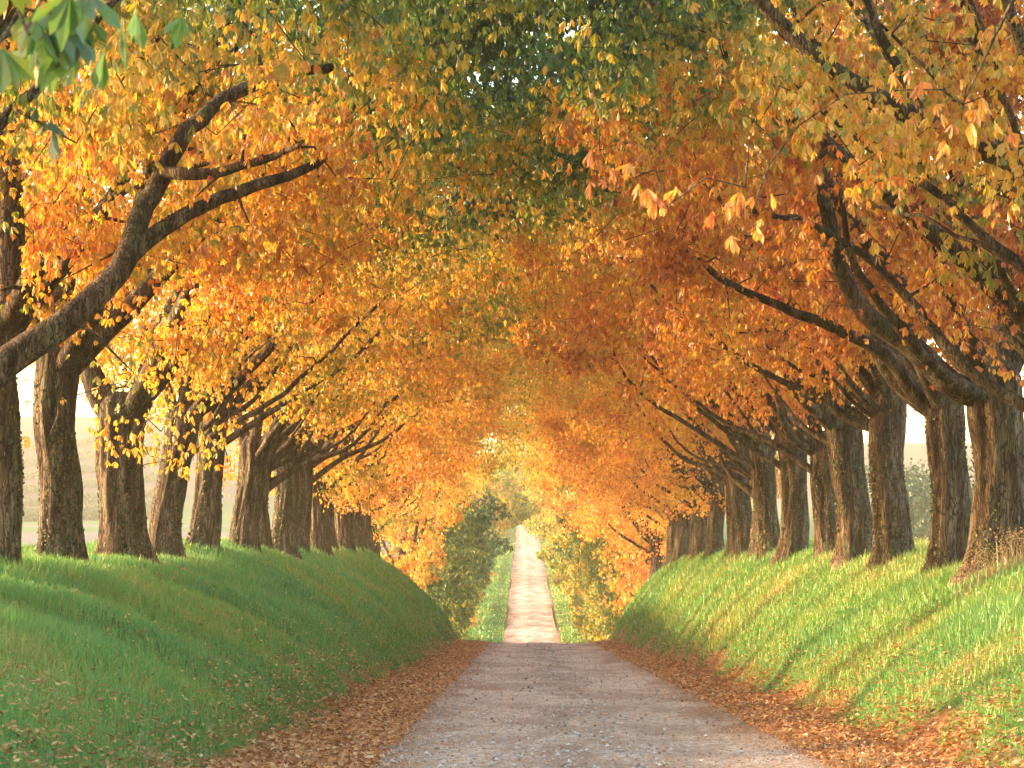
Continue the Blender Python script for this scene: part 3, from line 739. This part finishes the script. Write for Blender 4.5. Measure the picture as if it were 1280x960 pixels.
# dry grass clumps
def clump(px, py, Y, r, n, hgt, label, seed, dx=0):
    rg = np.random.default_rng(seed)
    p = at(px, py, Y); x0, y0 = p[0], p[1]
    x = x0 + rg.normal(0, r, n); y = y0 + rg.normal(0, r * .7, n)
    h = hgt * rg.uniform(.45, 1.1, n)
    V, Q_, T_ = blades(x, y, h, np.full(n, .0085) * Y / 25, rg, .55)
    tt = np.clip(rg.beta(2, 2, n), 0, 1)
    z0 = float(terrain(np.array([x0]), np.array([y0]))[0])
    V = V - (x0, y0, z0); Tn = [tt, tt]; Fs_ = [Q_, T_]
    tips = V.reshape(-1, 5, 3)[:, 4]; pick = tips[h > hgt * .75][:70]      # seed heads on the taller stems
    if len(pick):
        q = np.repeat(pick, 9, 0) + rg.normal(0, 1, (len(pick) * 9, 3)) * (.012, .012, .05)
        nn = rg.normal(0, 1, q.shape); nn /= np.linalg.norm(nn, axis=1)[:, None]
        Vh, Th = simple_leaves(q, nn, rg.uniform(.015, .035, len(q)), rg, .2, .6)
        Fs_[1] = np.vstack((T_, Th + len(V))); Tn[1] = np.concatenate((tt, np.full(len(Th), .75))); V = np.vstack((V, Vh))
    o = mesh_np('dry_grass_clump', V, Fs_, M_DRY, {'tint': ('FACE', 'FLOAT', np.concatenate(Tn))}, loc=(x0, y0, z0))
    tag(o, label, 'dry grass', 'clumps of dry grass')
clump(1235, 708, 30.3, .22, 90, .36, 'tall dry seeding grass in front of the massive forked trunk', 1)
clump(1268, 690, 30.8, .12, 60, .45, 'few dry stalks at the right edge beside the forked trunk', 2)
clump(378, 880, 24.5, .05, 22, .20, 'thin tuft of dry stalks where the left bank meets the leaf litter', 3)
clump(385, 930, 19.5, .10, 40, .12, 'low straw coloured tuft in the leaf litter near the front left', 4)
clump(1085, 900, 19.5, .12, 60, .16, 'bleached tuft lying at the foot of the right bank', 5)
clump(190, 945, 17.5, .06, 30, .16, 'dry tuft low on the left bank at the bottom of the picture', 6)

# vine rows on the rise to the left, and field trees on the right
def hedge(p0, p1, hgt, wid, name, label, cat, group, seed, n=5000, lump=1.0):
    rg = np.random.default_rng(seed); t = rg.random(n)
    x = p0[0] + (p1[0] - p0[0]) * t; y = p0[1] + (p1[1] - p0[1]) * t
    Ld = math.hypot(p1[0] - p0[0], p1[1] - p0[1]); top = hgt * (.75 + .4 * vnoise(t * Ld / 3.5 * lump, t * 0 + seed, seed))
    a = rg.uniform(0, math.pi, n); rr = np.sqrt(rg.random(n))
    off = np.cos(a) * wid * .5 * rr; zz = np.sin(a) * top * rr
    dxn, dyn = -(p1[1] - p0[1]) / Ld, (p1[0] - p0[0]) / Ld
    x = x + dxn * off; y = y + dyn * off
    z = terrain(x, y, False) + zz
    c = np.array(((p0[0] + p1[0]) / 2, (p0[1] + p1[1]) / 2, 0)); c[2] = float(terrain(c[0:1], c[1:2], False)[0])
    nn = rg.normal(0, 1, (n, 3)); nn /= np.linalg.norm(nn, axis=1)[:, None]
    V, T = simple_leaves(np.stack((x, y, z), 1) - c, nn, rg.uniform(.4, .9, n), rg, .2, .8)
    o = mesh_np(name, V, T, M_HEDGE, {'tint': ('FACE', 'FLOAT', np.repeat(np.clip(rg.beta(2, 2, n), 0, 1), 2))}, loc=c)
    return tag(o, label, cat, group)
for i in range(7):
    y0 = 560 + i * 44
    lab = 'vine row on the left rise seen between the first trunks, ' + ['lowest of the seven', 'second from below', 'third from below', 'fourth from below', 'fifth from below', 'sixth from below', 'uppermost of the seven'][i]
    hedge((-.225 * y0 - 4, y0), (-.150 * y0, y0 + 50 + i * 10), 2.3 + i * .15, 3.5, 'vine_row', lab, 'vine row', 'vine rows on the left rise', 60 + i)
hedge((50, 330), (110, 350), 7, 6, 'hedge', 'long green hedge across the field behind the right row', 'hedge', None, 71, 9000, .4)
def field_tree(x, y, s, label, seed):
    rg = np.random.default_rng(seed); z0 = float(terrain(np.array([x]), np.array([y]), False)[0])
    root = tag(empty('field_tree', (x, y, z0)), label, 'tree', 'trees in the right field')
    t = Tubes(); t.add([(0, 0, -.3), (.1, 0, s * .3), (.2, .1, s * .62)], [s * .045, s * .035, s * .02], 10, .1, rg)
    for k in range(6):
        a = rg.uniform(0, TAU); t.add([(.1, 0, s * .3), (math.cos(a) * s * .15, math.sin(a) * s * .15, s * .5), (math.cos(a) * s * .3, math.sin(a) * s * .3, s * .68)], [s * .02, s * .014, s * .006], 6)
    t.build('trunk', M_BARK, root)
    cs = np.stack((rg.normal(0, s * .22, 26), rg.normal(0, s * .22, 26), rg.uniform(s * .35, s * .9, 26)), 1)
    n = 7000; q = cs[rg.integers(0, 26, n)] + rg.normal(0, s * .07, (n, 3))
    nn = rg.normal(0, 1, (n, 3)); nn /= np.linalg.norm(nn, axis=1)[:, None]
    V, T = simple_leaves(q, nn, rg.uniform(.15, .35, n) * s / 8, rg, .2, .8)
    mesh_np('crown', V, T, M_HEDGE, {'tint': ('FACE', 'FLOAT', np.repeat(np.clip(rg.beta(2, 2, n), 0, 1), 2))}, parent=root)
field_tree(20.6, 104, 6.5, 'green tree in the field at the right edge beyond the forked trunk', 81)
field_tree(46.5, 300, 13, 'green tree in the field glimpsed between the two nearest right trunks', 82)

# ------------------------------------------------------------------ light, sky, camera
SUN_EL, SUN_AZ = RAD(10.5), RAD(80)      # azimuth measured to the left of the view direction
HAZE = .00032
sc = bpy.context.scene
w = bpy.data.worlds.new("World"); sc.world = w; w.use_nodes = True
wn, wl = w.node_tree.nodes, w.node_tree.links
bg = wn['Background']
sky = wn.new('ShaderNodeTexSky'); sky.sky_type = 'NISHITA'; sky.sun_disc = False
sky.sun_elevation = SUN_EL; sky.sun_rotation = -SUN_AZ; sky.air_density = 1.2; sky.dust_density = 1.2; sky.ozone_density = 1.0
wl.new(sky.outputs[0], bg.inputs[0]); bg.inputs[1].default_value = .15
sd = Vector((-math.sin(SUN_AZ) * math.cos(SUN_EL), math.cos(SUN_AZ) * math.cos(SUN_EL), math.sin(SUN_EL)))
ld = bpy.data.lights.new('sun', 'SUN'); ld.energy = 3.0; ld.angle = RAD(5); ld.color = (1.0, .69, .36)
lo = bpy.data.objects.new('sun', ld); C.objects.link(lo); lo.rotation_euler = (-sd).to_track_quat('-Z', 'Y').to_euler()

if HAZE:
    bx0, bx1, by0, by1, bz0, bz1 = -481, 481, -62, 1151, -12, 48
    Vh = [(x, y, z) for x in (bx0, bx1) for y in (by0, by1) for z in (bz0, bz1)]
    Qh = np.array(((0, 1, 3, 2), (4, 6, 7, 5), (0, 4, 5, 1), (2, 3, 7, 6), (0, 2, 6, 4), (1, 5, 7, 3)))
    mh, ns, ls = newmat('haze'); v = ns.new('ShaderNodeVolumePrincipled')
    v.inputs['Color'].default_value = (1, .88, .68, 1); v.inputs['Density'].default_value = HAZE; v.inputs['Anisotropy'].default_value = 0
    o = ns.new('ShaderNodeOutputMaterial'); ls.new(v.outputs[0], o.inputs['Volume'])
    ho = mesh_np('haze', Vh, Qh, mh); tag(ho, 'thin golden evening haze over the lane', 'haze', None, 'stuff')

cd = bpy.data.cameras.new('camera'); cam = bpy.data.objects.new('camera', cd); C.objects.link(cam)
cd.sensor_width = 36; cd.lens = F / 1280 * 36; cd.clip_start = .2; cd.clip_end = 6000
cam.location = CAM; cam.rotation_euler = (RAD(90) + PITCH, 0, YAW)
cd.dof.use_dof = True; cd.dof.focus_distance = 38; cd.dof.aperture_fstop = 9
sc.camera = cam
sc.view_settings.view_transform = 'Standard'; sc.view_settings.look = 'None'; sc.view_settings.gamma = 1; sc.view_settings.use_curve_mapping = False
sc.view_settings.exposure = 2.88
cy = sc.cycles
cy.max_bounces = 8; cy.diffuse_bounces = 4; cy.glossy_bounces = 2; cy.transmission_bounces = 6; cy.volume_bounces = 1; cy.transparent_max_bounces = 4
cy.caustics_reflective = False; cy.caustics_refractive = False; cy.sample_clamp_indirect = 6
cy.use_denoising = True
